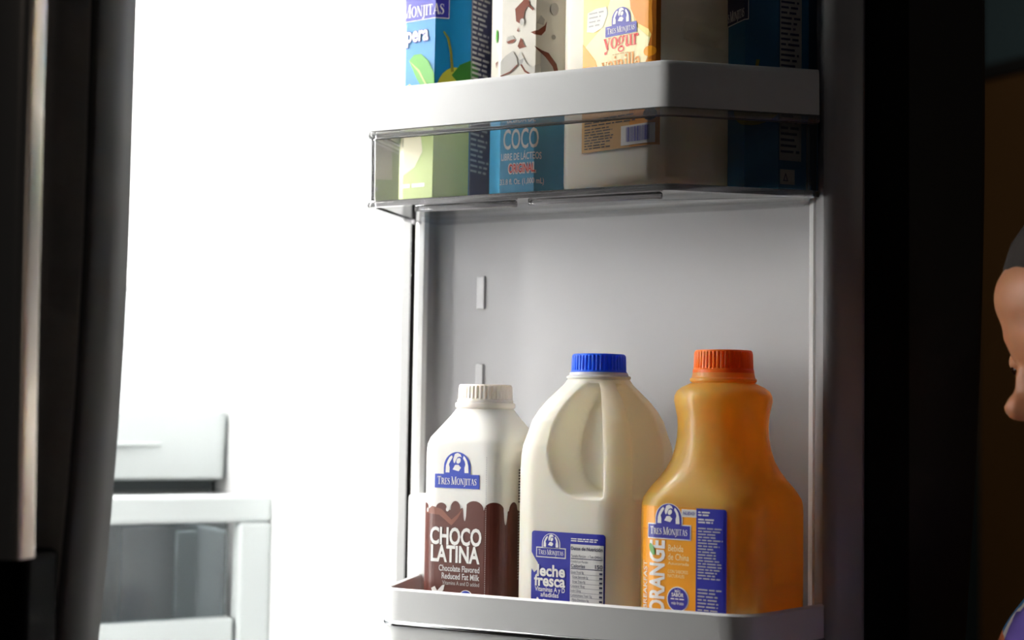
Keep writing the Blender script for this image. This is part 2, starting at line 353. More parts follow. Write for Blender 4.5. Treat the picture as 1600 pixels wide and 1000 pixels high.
class Print:
    """collects flat print by (part name, material) and builds it under a parent"""
    JOINED = {'nutrition_text', 'ingredients', 'tear_line', 'barcode', 'small_print', 'sleeve'}
    def __init__(self, surf, z0=0.0): self.s = surf; self.z0 = z0; self.b = {}; self.n = 0
    def add(self, key, m, v2, f2, off):
        bm = bmesh.new(); vs = [bm.verts.new((p[0], p[1], 0)) for p in v2]
        for q in f2:
            try: bm.faces.new([vs[i] for i in q])
            except ValueError: pass
        xs = [p[0] for p in v2]; lo, hi = min(xs), max(xs)
        for c in self.s.cuts():
            if lo + 1e-5 < c < hi - 1e-5:
                bmesh.ops.bisect_plane(bm, geom=bm.verts[:] + bm.edges[:] + bm.faces[:], plane_co=(c, 0, 0), plane_no=(1, 0, 0))
        bm.verts.index_update()
        V = [self.s.at(v.co.x, v.co.y - self.z0, off) for v in bm.verts]; F = [tuple(v.index for v in f.verts) for f in bm.faces]; bm.free()
        if key not in self.JOINED: self.n += 1; m = (m, self.n)
        o = self.b.setdefault((key, m), ([], [])); k = len(o[0]); o[0].extend(V); o[1].extend(tuple(i + k for i in q) for q in F)
    def poly(self, key, m, loops, off):
        if loops and isinstance(loops[0][0], (int, float)): loops = [loops]
        v, f = fill2d(loops); self.add(key, m, v, f, off)
    def rect(self, key, m, s0, s1, t0, t1, off): self.add(key, m, rc(s0, s1, t0, t1), [(0, 1, 2, 3)], off)
    def text(self, key, m, s, s0, s1, t0, h, off, bold=0.012, rot=False, vf=None):
        if vf is None: v, f = raw_text(s, bold)
        else: v, f = vf
        if not v: return
        x0, x1 = min(p[0] for p in v), max(p[0] for p in v); cap = CAP_H if vf is None else 1.0
        if rot:   # reads upwards: s0..s1 is the run along t, t0 the right edge of the letters' baseline
            self.add(key, m, [(t0 - p[1] / cap * h, s0 + (p[0] - x0) / (x1 - x0) * (s1 - s0)) for p in v], f, off)
        else:
            self.add(key, m, [(s0 + (p[0] - x0) / (x1 - x0) * (s1 - s0), t0 + p[1] / cap * h) for p in v], f, off)
    def serif(self, key, m, word, s0, s1, t0, h, off, caps=None):
        k = (word, tuple(caps) if caps else None)
        if k not in SERIF: SERIF[k] = serif(word, caps)
        self.text(key, m, word, s0, s1, t0, h, off, vf=SERIF[k][:2])
    def micro(self, key, m, s0, s1, t0, t1, rows, off, fill=0.55, ragged=0.35):
        dt = (t1 - t0) / rows
        for i in range(rows):
            y = t1 - dt * (i + 1) + dt * (1 - fill) / 2; x = s0; end = s1 - random.random() * ragged * (s1 - s0)
            while x < end:
                w = min(end - x, random.uniform(1.0, 3.6) * dt)
                if w < dt * 0.3: break
                self.rect(key, m, x, x + w, y, y + dt * fill, off); x += w + dt * 0.45
    def emblem(self, sc, t0, w, mb, mw, off, outline=True, line=False, key='emblem'):
        """arched emblem of three veiled figures above a name banner; sc centre, t0 banner foot, w banner width"""
        bh = 0.27 * w; X = lambda x: sc + x * w; Y = lambda y: t0 + y * w
        dome = [(X(x), Y(y)) for x, y in ([(-.30, .27)] + [(.30 * math.cos(a), .40 + .30 * math.sin(a)) for a in [PI - PI * i / 18 for i in range(19)]] + [(.30, .27)])]
        ban = [(X(-.5), Y(0)), (X(.5), Y(0)), (X(.5), Y(.27)), (X(-.5), Y(.27))]
        def grow(P, g):
            cx = sum(p[0] for p in P) / len(P); cy = sum(p[1] for p in P) / len(P)
            hx = max(abs(p[0] - cx) for p in P); hy = max(abs(p[1] - cy) for p in P)
            return [(cx + (p[0] - cx) * (hx + g) / hx, cy + (p[1] - cy) * (hy + g) / hy) for p in P]
        if outline:
            self.poly('emblem_arch', mw, grow(dome, .022 * w), off); self.poly('emblem_banner', mw, grow(ban, .022 * w), off)
        self.poly('emblem_arch', mb, grow(dome, -.012 * w) if line else dome, off + 0.00012); self.poly('emblem_banner', mb, grow(ban, -.012 * w) if line else ban, off + 0.00014)
        F3 = off + 0.0003; Q = lambda pts: [(X(x_), Y(y_)) for x_, y_ in pts]
        # left and right figures, veiled and bowed to the middle
        self.poly('emblem_figure', mw, Q([(-.26, .30), (-.17, .30), (-.165, .40), (-.185, .46), (-.15, .52), (-.10, .60), (-.125, .635), (-.17, .60), (-.215, .53), (-.25, .44)]), F3)
        self.poly('emblem_figure', mw, Q([(.26, .30), (.17, .30), (.165, .40), (.185, .46), (.17, .52), (.13, .58), (.145, .63), (.18, .60), (.225, .53), (.25, .44)]), F3)
        # middle figure: bonnet, face turned aside and collar
        self.poly('emblem_figure', mw, Q([(-.10, .36), (.04, .33), (.09, .40), (.03, .455), (-.045, .45)]), F3)
        self.poly('emblem_figure', mw, Q([(-.09, .56), (-.055, .66), (.01, .685), (.075, .655), (.10, .60), (.06, .615), (.01, .60), (-.025, .545), (-.055, .48), (-.08, .50)]), F3)
        self.poly('emblem_figure', mw, Q([(.0, .57), (.045, .59), (.075, .575), (.08, .535), (.065, .50), (.03, .475), (-.01, .485), (-.02, .52)]), F3)
        self.serif('lettering', mw, 'TRES MONJITAS', X(-.44), X(.44), Y(.07), .155 * w, F3, caps=(0, 5))
    def build(self, parent, labels=None):
        for (key, m), vf in self.b.items():
            o = obj(key, vf, m[0] if isinstance(m, tuple) else m, parent, smooth=False)
            if key in self.JOINED and key != 'sleeve': o['kind'] = 'stuff'

# ------------------------------------------------------------------ frames: fridge cabinet and its doors
F0 = Matrix.Translation((-0.125, 1.25, 0)) @ Matrix.Rotation(math.radians(30), 4, 'Z')
D0 = Matrix.Translation((0.0948, 1.126, 0)) @ Matrix.Rotation(math.radians(-28), 4, 'Z')     # x along the door, -y out of its inner face
L0 = Matrix.Translation((-0.2343, 0.84, 0)) @ Matrix.Rotation(math.radians(-10), 4, 'Z')    # origin at free outer edge, -x to the hinge
FI = F0.inverted()
def dw(u, w, z=0.0): return D0 @ Vector((u, -w, z))

# ------------------------------------------------------------------ room shell
C1 = Vector((0.866, 2.805)); BD = Vector((-0.866, -0.5)); RD = Vector((0.5, -0.866))
def wallbox(p, d, length, inn, th, z0, z1):
    # a slab along d from p, thickness away from the room
    q = p + d * length; o = inn * -th
    return prism([(p.x, p.y), (q.x, q.y), (q.x + o.x, q.y + o.y), (p.x + o.x, p.y + o.y)], z0, z1)
struct(obj('floor', box(-3, 3.2, -2.5, 4, -0.05, 0), 'floor_tile', smooth=False))
struct(obj('wall_back', wallbox(C1 + Vector((0.086, 0.05)), BD, 3.2, RD, 0.1, 0, 2.7), 'wall_teal', smooth=False))
struct(obj('wall_right', wallbox(C1, RD, 3.4, BD, 0.1, 0, 2.7), 'wall_teal', smooth=False))
struct(obj('trim_1', wallbox(C1 + BD * 0.015, RD, 3.4, BD, 0.015, 0, 1.675), 'wall_ochre', smooth=False))
struct(obj('shadow_band', wallbox(C1 + BD * 0.022, RD, 3.4, BD, 0.022, 1.675, 1.70), 'black_plastic', smooth=False))  # black strip standing in for the shadow band above the ochre

# ------------------------------------------------------------------ refrigerator
fr = thing('refrigerator', 'black refrigerator with both doors open and a bright white interior', 'refrigerator', F0.translation, math.radians(30))
obj('cabinet', join(box(0.046, 0.056, 0, 0.66, 0.002, 1.80), box(-0.576, -0.566, 0, 0.66, 0.002, 1.80), box(-0.566, 0.046, 0.65, 0.66, 0.002, 1.80),
                    box(-0.566, 0.046, 0, 0.65, 1.79, 1.80), box(-0.566, 0.046, 0.0, 0.65, 0.03, 0.70)), 'black_metal', fr, smooth=False)
obj('inner_liner', join(prism([(0.0, 0.65), (0.0, 0.11), (0.003, 0.09), (0.040, 0.004), (0.046, 0.0), (0.046, 0.65)], 0.70, 1.79), box(-0.566, -0.52, 0, 0.65, 0.70, 1.79), box(-0.52, 0, 0.60, 0.65, 0.70, 1.79),
                        box(-0.52, 0, 0, 0.60, 1.74, 1.79), box(-0.52, 0, 0, 0.60, 0.70, 0.75)), 'liner_white', fr, smooth=False)
obj('lamp', box(-0.521, -0.512, 0.03, 0.075, 0.85, 1.70), 'lamp_diffuser_side', fr, smooth=False)
obj('lamp', box(-0.42, -0.08, 0.28, 0.38, 1.728, 1.741), 'lamp_diffuser_top', fr, smooth=False)
# crisper: frame with a smoked window drawer below the shelf
cf = obj('crisper_frame', join(box(-0.52, 0, 0.18, 0.20, 0.949, 0.9735), box(-0.031, 0, 0.18, 0.20, 0.755, 0.949)), 'drawer_white', fr, bevel=0.004, seg=3)
obj('shelf_plate', box(-0.52, 0, 0.20, 0.59, 0.962, 0.970), 'frosted_clear', cf, smooth=False)
cd = obj('crisper_drawer', join(box(-0.516, -0.034, 0.182, 0.20, 0.755, 0.864), box(-0.516, -0.510, 0.20, 0.56, 0.76, 0.94), box(-0.040, -0.034, 0.20, 0.56, 0.76, 0.94),
                                box(-0.516, -0.034, 0.555, 0.56, 0.76, 0.94), box(-0.516, -0.034, 0.20, 0.56, 0.755, 0.76)), 'drawer_white', fr, bevel=0.002)
wp = []
for k in range(13):   # bowed window
    x = -0.510 + 0.472 * k / 12; wp.append((x, 0.194 - 0.012 * (1 - (2 * k / 12 - 1) ** 2)))
obj('window', prism(wp + [(x, y + 0.003) for x, y in reversed(wp)], 0.862, 0.951), 'smoked_window', cd)
# a pale panel strip and rib seen behind the window
obj('inner_rib', box(-0.078, -0.058, 0.215, 0.22, 0.762, 0.94), 'drawer_white', cd, bevel=0.002)
obj('inner_wall', box(-0.112, -0.036, 0.27, 0.275, 0.762, 0.94), 'void_grey', cd, bevel=0.002)
# shallow upper drawer: white front with a clear wall above
dd = obj('shallow_drawer', loft([[(x, y, z) for x, y in ((-0.515, 0.30), (-0.015, 0.296), (-0.006, 0.299), (0.0 - (1.047 - z) * 0.08, 0.306), (-0.003, 0.33), (-0.515, 0.33))]
                                 for z in (0.982, 0.986, 1.000, 1.030, 1.043, 1.047)]), 'drawer_white', fr, bevel=0.002)
obj('grip_ledge', sweep([(-0.50, 0.2985), (-0.30, 0.290), (-0.12, 0.2925), (-0.07, 0.298)], [(0.004, 1.018), (-0.004, 1.0165), (-0.004, 1.015), (0.004, 1.012)]), 'drawer_white', dd)
obj('clear_wall', join(box(-0.515, -0.002, 0.300, 0.303, 1.047, 1.166)), 'frosted_clear', dd, smooth=False)
obj('drawer_tray', join(box(-0.515, -0.006, 0.33, 0.58, 0.984, 0.990), box(-0.515, -0.509, 0.33, 0.58, 0.99, 1.045), box(-0.012, -0.006, 0.33, 0.58, 0.99, 1.045), box(-0.515, -0.006, 0.575, 0.58, 0.99, 1.045)), 'drawer_white', dd, smooth=False)
obj('under_drawer_shade', box(-0.515, -0.006, 0.33, 0.345, 0.9702, 0.984), 'void_grey', dd, smooth=False)  # dark strip standing in for the shade under the drawer
obj('clear_rim', join(box(-0.515, -0.001, 0.297, 0.305, 1.160, 1.168), box(-0.012, -0.001, 0.298, 0.304, 1.047, 1.160)), 'bin_white', dd, bevel=0.002)
# left door
def lshift(z): return -0.17 * max(0, 1.17 - z) ** 2
lz = [0.72 + 1.05 * i / 40 for i in range(41)]
def lring(z, prof): return [(x + lshift(z), y, z) for x, y in prof]
lp = [(-0.40, 0.004), (-0.396, 0), (-0.012, 0), (-0.004, 0.002), (0, 0.006), (0.0005, 0.03), (0, 0.052), (-0.003, 0.056), (-0.40, 0.056)]
ld = obj('left_door', loft([lring(z, lp) for z in lz]), 'door_steel', fr, FI @ L0, sharp=30)
obj('door_liner', loft([[(x, y, z) for x, y in ((-0.385, 0.056), (-0.03, 0.056), (-0.035, 0.085), (-0.05, 0.092), (-0.06, 0.065), (-0.35, 0.065), (-0.36, 0.092), (-0.38, 0.085))] for z in (0.75, 1.74)]), 'liner_white', ld)
obj('edge_trim', loft([lring(z, [(-0.003, 0.0025), (0.0006, 0.0055), (0.0013, 0.03), (0.0008, 0.053), (-0.003, 0.0568)]) for z in lz]), 'edge_plastic', ld, sharp=60)
obj('gasket', loft([lring(z, [(-0.022, 0.056), (-0.006, 0.056), (-0.005, 0.066), (-0.010, 0.070), (-0.020, 0.068)]) for z in lz]), 'gasket_black', ld)
hz = [0.972 + 0.70 * i / 24 for i in range(25)]
def hbow(z): return -0.040 - 0.010 * math.sin(PI * min(1, max(0, (z - 0.90) / 0.8)))
hsec = rsq_path(0.0232, 0.006, 6)
hd = obj('handle', loft([[(x - 0.0155, hbow(z) + y * 0.95 - 0.004, z) for x, y in hsec] for z in hz]), 'handle_metal', ld)
obj('handle_bracket', join(box(-0.033, -0.010, -0.036, 0.002, 0.80, 0.9735)), 'gasket_black', ld, bevel=0.004)
obj('handle_bracket', join(box(-0.020, 0.0, -0.049, 0.002, 1.67, 1.71)), 'black_plastic', ld, bevel=0.004)

# right door: shell, liner, gasket, lugs
def shell(z):
    k = max(0, min(1, (1.30 - z) / 0.42)); sh = -0.016 * k * k
    P = [(-0.195, -0.002), (0.1955, -0.002), (0.1975, -0.006), (0.212 + sh * 0.4, -0.034), (0.231 + sh, -0.070), (0.231 + sh, -0.080), (0.222 + sh, -0.088), (-0.185, -0.088), (-0.195, -0.08)]
    return [(u, -w, z) for u, w in P]
rd = obj('right_door', loft([shell(z) for z in lz]), 'black_metal', fr, FI @ D0, sharp=25)
lin_p = [(-0.192, 0.0), (-0.191, 0.006), (-0.188, 0.012), (-0.184, 0.0155), (-0.180, 0.016), (-0.1775, 0.013), (-0.178, 0.003), (-0.175, 0.0),
         (-0.117, 0.0), (-0.113, -0.0006), (-0.092, -0.0006), (-0.088, 0.0), (0.127, 0.0), (0.131, 0.003), (0.148, 0.043), (0.151, 0.048), (0.1545, 0.0485),
         (0.160, 0.045), (0.172, 0.031), (0.173, 0.028), (0.173, -0.002), (-0.192, -0.002)]
obj('door_liner', prism([(u, -w) for u, w in lin_p], 0.75, 1.745), 'door_liner_grey', rd, sharp=50)
obj('gasket', prism([(u, -w) for u, w in ((0.173, 0.027), (0.176, 0.029), (0.184, 0.024), (0.188, 0.012), (0.194, 0.004), (0.1955, -0.002), (0.173, -0.002))], 0.74, 1.755), 'gasket_black', rd, sharp=60)
obj('gasket', prism([(u, -w) for u, w in ((-0.1918, 0.004), (-0.1932, 0.004), (-0.1940, -0.001), (-0.1918, -0.001))], 0.74, 1.755), 'gasket_black', rd, sharp=60)
obj('highlight_bead', prism([(u, -w) for u, w in ((0.1270, -0.001), (0.1275, 0.0030), (0.1305, 0.0085), (0.1335, 0.0130), (0.1350, 0.0125), (0.1300, -0.001))], 0.75, 1.745), 'liner_white', rd)  # whiter strip: the highlight on the liner's fillet, put into its colour
obj('highlight_bead', prism([(u, -w) for u, w in ((-0.1850, 0.012), (-0.1845, 0.0165), (-0.1810, 0.0190), (-0.1770, 0.0175), (-0.1760, 0.012))], 0.75, 1.745), 'liner_white', rd)  # painted highlight again, on the hinge-side edge
lug = box(-0.0035, 0.0035, -0.0018, 0.001, -0.013, 0.013)
for z in (1.1435, 1.075):
    for u in (-0.1345,):
        obj('lug', lug, 'door_liner_grey', rd, Matrix.Translation((u, 0, z)), bevel=0.001)

# ------------------------------------------------------------------ door bins
def bin_frame(label): return thing('door_bin', label, 'door bin', D0.translation, math.radians(-28), 'bins on the refrigerator door')
def W2(P): return [(u, -w) for u, w in P]
ub = bin_frame('upper door bin with grey rim and clear tub holding cartons')
UP = W2(round_path([(-0.1835, 0.0215), (-0.1645, 0.12), (0.0675, 0.12), (0.1490, 0.0515)], [0.006, 0.007]))
# left normal of the path (going left to right with -y outward) points to +y, so outward is negative
zb0, zb1 = 1.2515, 1.2825
obj('rim_band', sweep(UP, [(0, zb0), (0.0006, zb1 - 0.004), (0.0012, zb1 - 0.001), (0.0024, zb1), (0.0040, zb1 - 0.001), (0.0046, zb1 - 0.004), (0.0046, zb0 + 0.002), (0.003, zb0)]), 'bin_white', ub, sharp=40)
obj('glossy_lip', sweep(UP, [(0.0005, zb0), (-0.0008, zb0 - 0.002), (-0.0002, zb0 - 0.0045), (0.0030, zb0 - 0.006), (0.0046, zb0 - 0.004), (0.0046, zb0)]), 'clear_edge', ub, sharp=60)
zt = 1.1975
obj('clear_tub', sweep(UP, [(0.0024, zt + 0.003), (0.0018, zb0 - 0.005), (0.0042, zb0 - 0.005), (0.0048, zt + 0.003)]), 'clear_plastic', ub, sharp=50)
obj('foot_rim', sweep(UP, [(0.0, zt - 0.001), (-0.0004, zt + 0.0012), (0.001, zt + 0.0035), (0.0052, zt + 0.004), (0.0056, zt - 0.001)]), 'clear_edge', ub, sharp=60)
ins = [(p[0] + n.x * 0.0052, p[1] + n.y * 0.0052) for p, n in zip(UP, normals2(UP))]
obj('clear_floor', prism(ins + W2([(0.1440, 0.050), (0.1235, 0.003), (-0.172, 0.003), (-0.174, 0.021)]), zt, zt + 0.0042), 'clear_plastic', ub, smooth=False)
obj('floor_rail', box(-0.128, -0.048, -0.113, -0.105, zt - 0.005, zt), 'clear_edge', ub, bevel=0.0015)
obj('floor_rail', box(-0.037, 0.060, -0.113, -0.105, zt - 0.005, zt), 'clear_edge', ub, bevel=0.0015)
obj('end_rib', box(0.1400, 0.1418, -0.052, -0.048, zt + 0.004, zb0 - 0.006), 'clear_edge', ub, bevel=0.0008)
lb = bin_frame('lower door bin with grey rim and chrome line holding three bottles')
LP = W2(round_path([(-0.1735, 0.004), (-0.131, 0.140), (0.133, 0.140), (0.1535, 0.0520)], [0.014, 0.022]))
z0, z1 = 0.9070, 0.9300
obj('rim_band', sweep(LP, [(0, z0), (0.0004, z1 - 0.004), (0.0002, z1 - 0.0015), (0.0016, z1), (0.0036, z1 - 0.0008), (0.0044, z1 - 0.004), (0.0044, z0)]), 'bin_white', lb, sharp=40)
obj('chrome_line', sweep(LP, [(0.0, z0 + 0.0012), (-0.0011, z0), (-0.0012, z0 - 0.0016), (0.0, z0 - 0.003), (0.003, z0 - 0.003), (0.003, z0 + 0.0012)]), 'chrome', lb, sharp=60)
obj('tub', sweep(LP, [(0.0022, 0.858), (0.0012, z0 - 0.002), (0.0040, z0 - 0.002), (0.0046, 0.858)]), 'bin_white', lb, sharp=50)
ins = [(p[0] + n.x * 0.003, p[1] + n.y * 0.003) for p, n in zip(LP, normals2(LP))]
obj('tub_floor', prism(ins + W2([(0.1440, 0.0515), (0.1235, 0.003)]), 0.857, 0.8618), 'bin_white', lb, smooth=False)
obj('hanger', prism(W2([(-0.174, 0.004), (-0.170, 0.046), (-0.151, 0.046), (-0.149, 0.004)]), 0.90, 0.9885), 'bin_white', lb, bevel=0.003)
obj('back_rim', box(-0.148, 0.124, -0.007, -0.002, 0.905, 0.930), 'bin_white', lb, bevel=0.0015)

# ------------------------------------------------------------------ bottles
def cap(name, r, z0, z1, m, parent, ridges=48):
    h = z1 - z0; k = ridges * 4
    R = [circ(r, z0, k), circ(r * 1.03, z0 + 0.0006, k), circ(r * 1.03, z0 + h * 0.16, k), circ(r, z0 + h * 0.20, k, ridges, 0.0), circ(r, z0 + h * 0.24, k, ridges, 0.0007),
         circ(r * 0.985, z0 + h * 0.82, k, ridges, 0.0007), circ(r * 0.97, z0 + h * 0.93, k), circ(r * 0.93, z1, k), circ(r * 0.80, z1, k), circ(r * 0.76, z1 - 0.0008, k)]
    return obj(name, loft(R), m, parent, sharp=30)
ZB = 0.862
N96 = 96
# --- chocolate milk bottle
p = dw(-0.0880, 0.075, ZB)
cb = thing('chocolate_milk_bottle', 'white and brown chocolate milk bottle with white cap, leftmost in lower bin', 'bottle', p, math.radians(-29), 'bottles in the lower door bin')
rr = [(0, .058, .012), (.0015, .0655, .013), (.004, .0675, .014), (.160, .0675, .014), (.166, .0670, .0148), (.1705, .0655, .017), (.186, .0475, .0215), (.1895, .0435, .0215), (.1910, .0415, .02074)]
body = obj('body', loft([ring(a, r, z) for z, a, r in rr]), 'choco_sleeve', cb)
obj('collar', lathe([(.0200, .1905), (.0200, .1915), (.0212, .1922), (.0216, .1938), (.0212, .1955), (.0196, .1958), (.0192, .1962)]), 'choco_cap', cb)
cap('cap', .0195, .1955, .2085, 'choco_cap', cb, 40)
S = Surf(rsq_path(.0675, .014), True); tot = S.L[-1]; P = Print(S, ZB)
# brown field with a dripping upper edge, all round
top = []; n = 160
bumps = [(-.030, .0035, .004), (-.0145, .0040, .0045), (-.003, .0055, .004), (.012, .0060, .0075), (.027, .0055, .007), (.044, .0055, .0055), (.060, .004, .006), (-.047, .005, .006), (-.065, .004, .007), (.078, .004, .006), (.095, .005, .007), (.115, .004, .006), (-.09, .005, .006), (-.112, .004, .006)]
def choco_edge(s):
    z = .9835 + .0012 * math.sin(s * 320)
    for c, h, w in bumps:
        d = abs(s - c) / w
        if d < 1: z = max(z, .9835 + h * math.sqrt(1 - d * d))
    for c, l, w in ((-.0225, .004, .0012), (.0045, .0105, .0014), (.0355, .0125, .0016), (.0535, .004, .0012)):
        d = abs(s - c) / w
        if d < 1: z = min(z, .986 - l * math.sqrt(1 - d * d))
    return z
lo, hi = -tot / 2 + 0.0001, tot / 2 - 0.0001
ss = [lo + (hi - lo) * i / 700 for i in range(701)]
v2 = [(s, .868) for s in ss] + [(s, choco_edge(s)) for s in ss]; f2 = [(i, i + 1, 702 + i, 701 + i) for i in range(700)]
P.add('sleeve', 'print_brown', v2, f2, 0.0002)
P.poly('sleeve', 'print_choco_light', [(-.030, .980), (-.016, .979), (-.006, .972), (-.001, .977), (.003, .984), (-.001, .980), (-.006, .976), (-.014, .983), (-.022, .985)], 0.0004)
P.poly('droplet', 'print_white', ell(-.009, .9835, .0014, .0020, rot=-25), 0.0006)
P.poly('droplet', 'print_white', ell(-.0265, .982, .0010, .0016), 0.0006)
P.emblem(-.0021, .9978, .0360, 'print_blue', 'print_white', 0.0003, outline=False)
P.text('lettering', 'print_white', 'CHOCO', -.0232, .0184, .9590, .0112, 0.0006, 0.030)
P.text('lettering', 'print_white', 'LATINA', -.0222, .0172, .9470, .0108, 0.0006, 0.030)
P.text('lettering', 'print_panel', 'Chocolate Flavored', -.0155, .0172, .9405, .0040, 0.0006, 0.016)
P.text('lettering', 'print_panel', 'Reduced Fat Milk', -.0130, .0172, .9352, .0040, 0.0006, 0.016)
P.text('lettering', 'print_grey_print', 'Vitamins A and D added', -.0125, .0172, .9312, .0026, 0.0006, 0.008)
P.poly('leaf', 'print_white', [(-.0200, .9245), (-.0215, .928), (-.0185, .9295), (-.0165, .9265), (-.0125, .9305), (-.0105, .931), (-.0115, .927), (-.016, .923)], 0.0006)
P.poly('badge', 'print_white', ell(.0068, .9225, .0058), 0.0006); P.poly('badge', 'print_blue', ell(.0068, .9225, .0053), 0.0008)
P.text('lettering', 'print_white', '2', .0050, .0082, .9208, .0045, 0.0010, 0.03)
for i in range(64):
    z = .926 + i * .00148
    P.rect('tear_line', 'print_grey_print', .0212, .0216, z, z + .0009, 0.0006)
P.micro('ingredients', 'print_ink_black', .0500, .0620, .988, 1.012, 12, 0.0006); P.micro('ingredients', 'print_grey_print', .0500, .0640, .935, .982, 24, 0.0006)
P.build(body)

# --- milk jug: corner handle with a recess on both faces beside it
p = dw(0.0, 0.073, ZB)
mj = thing('milk_jug', 'white milk jug with blue cap and moulded handle, between chocolate milk and orange juice', 'jug', p, math.radians(-33), 'bottles in the lower door bin')
prof = [(0, .070, .018), (.0015, .080, .019), (.004, .0855, .0195), (.008, .0875, .020), (.012, .088, .020), (.150, .088, .020), (.160, .0875, .0205), (.167, .0862, .021), (.175, .0825, .022),
        (.184, .0790, .0235), (.191, .0735, .0250), (.198, .0652, .0252), (.204, .0555, .0240), (.209, .0470, .0222), (.2125, .0430, .0212)]
def interp(z):
    for (z0_, a0, r0), (z1_, a1, r1) in zip(prof, prof[1:]):
        if z <= z1_:
            t = (z - z0_) / (z1_ - z0_); return a0 + (a1 - a0) * t, r0 + (r1 - r0) * t
    return prof[-1][1:]
def sm(x): x = max(0, min(1, x)); return x * x * (3 - 2 * x)
def recess(sf, z):
    # sf: distance from the corner handle's inner edge along the face, z local height
    zc_, hz_ = .1715, .0385
    q = (z - zc_) / hz_
    if abs(q) > 1.25: return 0
    A = .0400 * (math.sqrt(max(0, 1 - max(-1, min(1, q * 0.98)) ** 2)) ** 0.75) * (1.0 - 0.10 * q)
    e1 = sm((sf + 0.001) / 0.0035); e2 = sm((A - sf) / 0.0075 + 0.30)
    zz = sm((1.0 - abs(q)) / 0.12)
    return 0.0225 * e1 * e2 * zz
NZ, NA = 150, 220; R = []
for k in range(NZ + 1):
    z = .2125 * k / NZ if k > 12 else .2125 * (k / 12) * (12 / NZ)
    a, r = interp(z); pts = rsq(a, r, NA); rg_ = []
    per = 0; L = 4 * (a - 2 * r) + 2 * PI * r
    sc = a / .088
    for i, (x, y) in enumerate(pts):
        s = L * i / NA
        corner = L / 8      # s of the front-right corner
        d = 0
        sf = (corner - s) / max(sc, .5) - .0115
        if s > L / 2: sf = (corner - (s - L)) / max(sc, .5) - .0115
        if sf > -.004 and sf < .07: d = recess(sf, z) * min(1, sc + .1); nx, ny = 0.25, 0.97
        sg = (s - corner) / max(sc, .5) - .0115
        if -.004 < sg < .07 and s < L / 2: d = recess(sg, z) * min(1, sc + .1) * 0.9; nx, ny = -0.97, -0.25
        rg_.append((x + (nx * d if d else 0), y + (ny * d if d else 0), z))
    R.append(rg_)
body = obj('body', loft(R), 'milk_hdpe', mj, sharp=80)
obj('neck', lathe([(.0195, .2110), (.0212, .2125), (.0222, .2135), (.0222, .2145), (.0205, .2155), (.0200, .2172), (.0185, .2180)]), 'milk_hdpe', mj)
cap('cap', .0190, .2155, .2300, 'cap_blue', mj, 44)
S = Surf(rsq_path(.088, .020), True); P = Print(S, ZB)
lab = []
def rr_corner(cx, cy, r, a0): return ell(cx, cy, r, r, a0, a0 + 90, 5)
outl = rr_corner(.0292, .9702, .002, 0) + rr_corner(-.0228, .9702, .002, 90) + [(-.0248, .9580), (-.0228, .9550), (-.0198, .9510), (-.0196, .9470), (-.0226, .9445), (-.0246, .9470), (-.0248, .9440), (-.0248, .900), (.0312, .900)]
P.poly('label', 'print_deepblue', outl, 0.0003)
P.emblem(-.0095, .9553, .0222, 'print_deepblue', 'print_white', 0.0005, outline=True, line=True)
P.text('lettering', 'print_white', 'leche', -.0200, .0018, .9428, .0072, 0.0008, 0.030)
P.text('lettering', 'print_white', 'fresca', -.0222, .0020, .9362, .0072, 0.0008, 0.030)
P.text('lettering', 'print_white', 'Vitaminas A y D', -.0215, .0018, .9325, .0030, 0.0008, 0.014)
P.text('lettering', 'print_white', 'añadidas', -.0170, -.0030, .9290, .0030, 0.0008, 0.014)
P.poly('cow_patch', 'print_white', ell(-.0188, .9245, .0014, .0040, rot=12), 0.0008)
P.poly('cow_patch', 'print_white', [(-.0150, .9275), (-.0095, .9268), (-.0085, .922), (-.0095, .910), (-.0145, .912), (-.0135, .922)], 0.0008)
P.rect('nutrition_panel', 'print_panel', .0056, .0302, .902, .9650, 0.0006)
def nut(P, s0, s1, z1, h, ink, off):
    w = s1 - s0
    P.text('nutrition_text', ink, 'Datos de Nutrición', s0, s1, z1 - .0028, .0022, off, 0.02)
    P.text('nutrition_text', ink, 'Tamaño Porción   1 Taza (240mL)', s0, s1, z1 - .0074, .0016, off, 0.004)
    P.rect('nutrition_text', ink, s0, s1, z1 - .0086, z1 - .0081, off)
    P.text('nutrition_text', ink, 'Cantidad por Porción', s0, s0 + w * .55, z1 - .0110, .0014, off, 0.004)
    P.text('nutrition_text', ink, 'Calorías', s0, s0 + w * .46, z1 - .0142, .0023, off, 0.010)
    P.text('nutrition_text', ink, '150', s1 - w * .22, s1, z1 - .0142, .0025, off, 0.014)
    P.rect('nutrition_text', ink, s0, s1, z1 - .0152, z1 - .0147, off)
    rows = ['Grasa Total 8g', '  Grasa Saturada 5g', '  Grasa Trans 0g', 'Colesterol 35mg', 'Sodio 125mg', 'Carbohidratos Total 12g', '  Fibra Dietética 0g', '  Azúcares Total 12g', '    Azúcares Añadidos 0g', 'Proteína 8g', 'Vitamina D', 'Calcio', 'Hierro', 'Potasio', 'Vitamina A']
    z = z1 - .0180
    for i, t in enumerate(rows):
        ind = (len(t) - len(t.lstrip())) * .0006; L = len(t.strip()) * w * .0300
        P.text('nutrition_text', ink, t.strip(), s0 + ind, min(s1 - w * .12, s0 + ind + L), z, .0015, off, 0.005)
        P.rect('nutrition_text', ink, s1 - w * .09, s1, z, z + .0013, off)
        P.rect('nutrition_text', ink, s0 + ind, s1, z - .0006, z - .00042, off); z -= .0030
        if z < z1 - h: break
nut(P, .0062, .0296, .9640, .058, 'print_ink', 0.0008)
P.micro('small_print', 'print_white', .0060, .0265, .9665, .9692, 2, 0.0008, 0.5)
P.build(body)

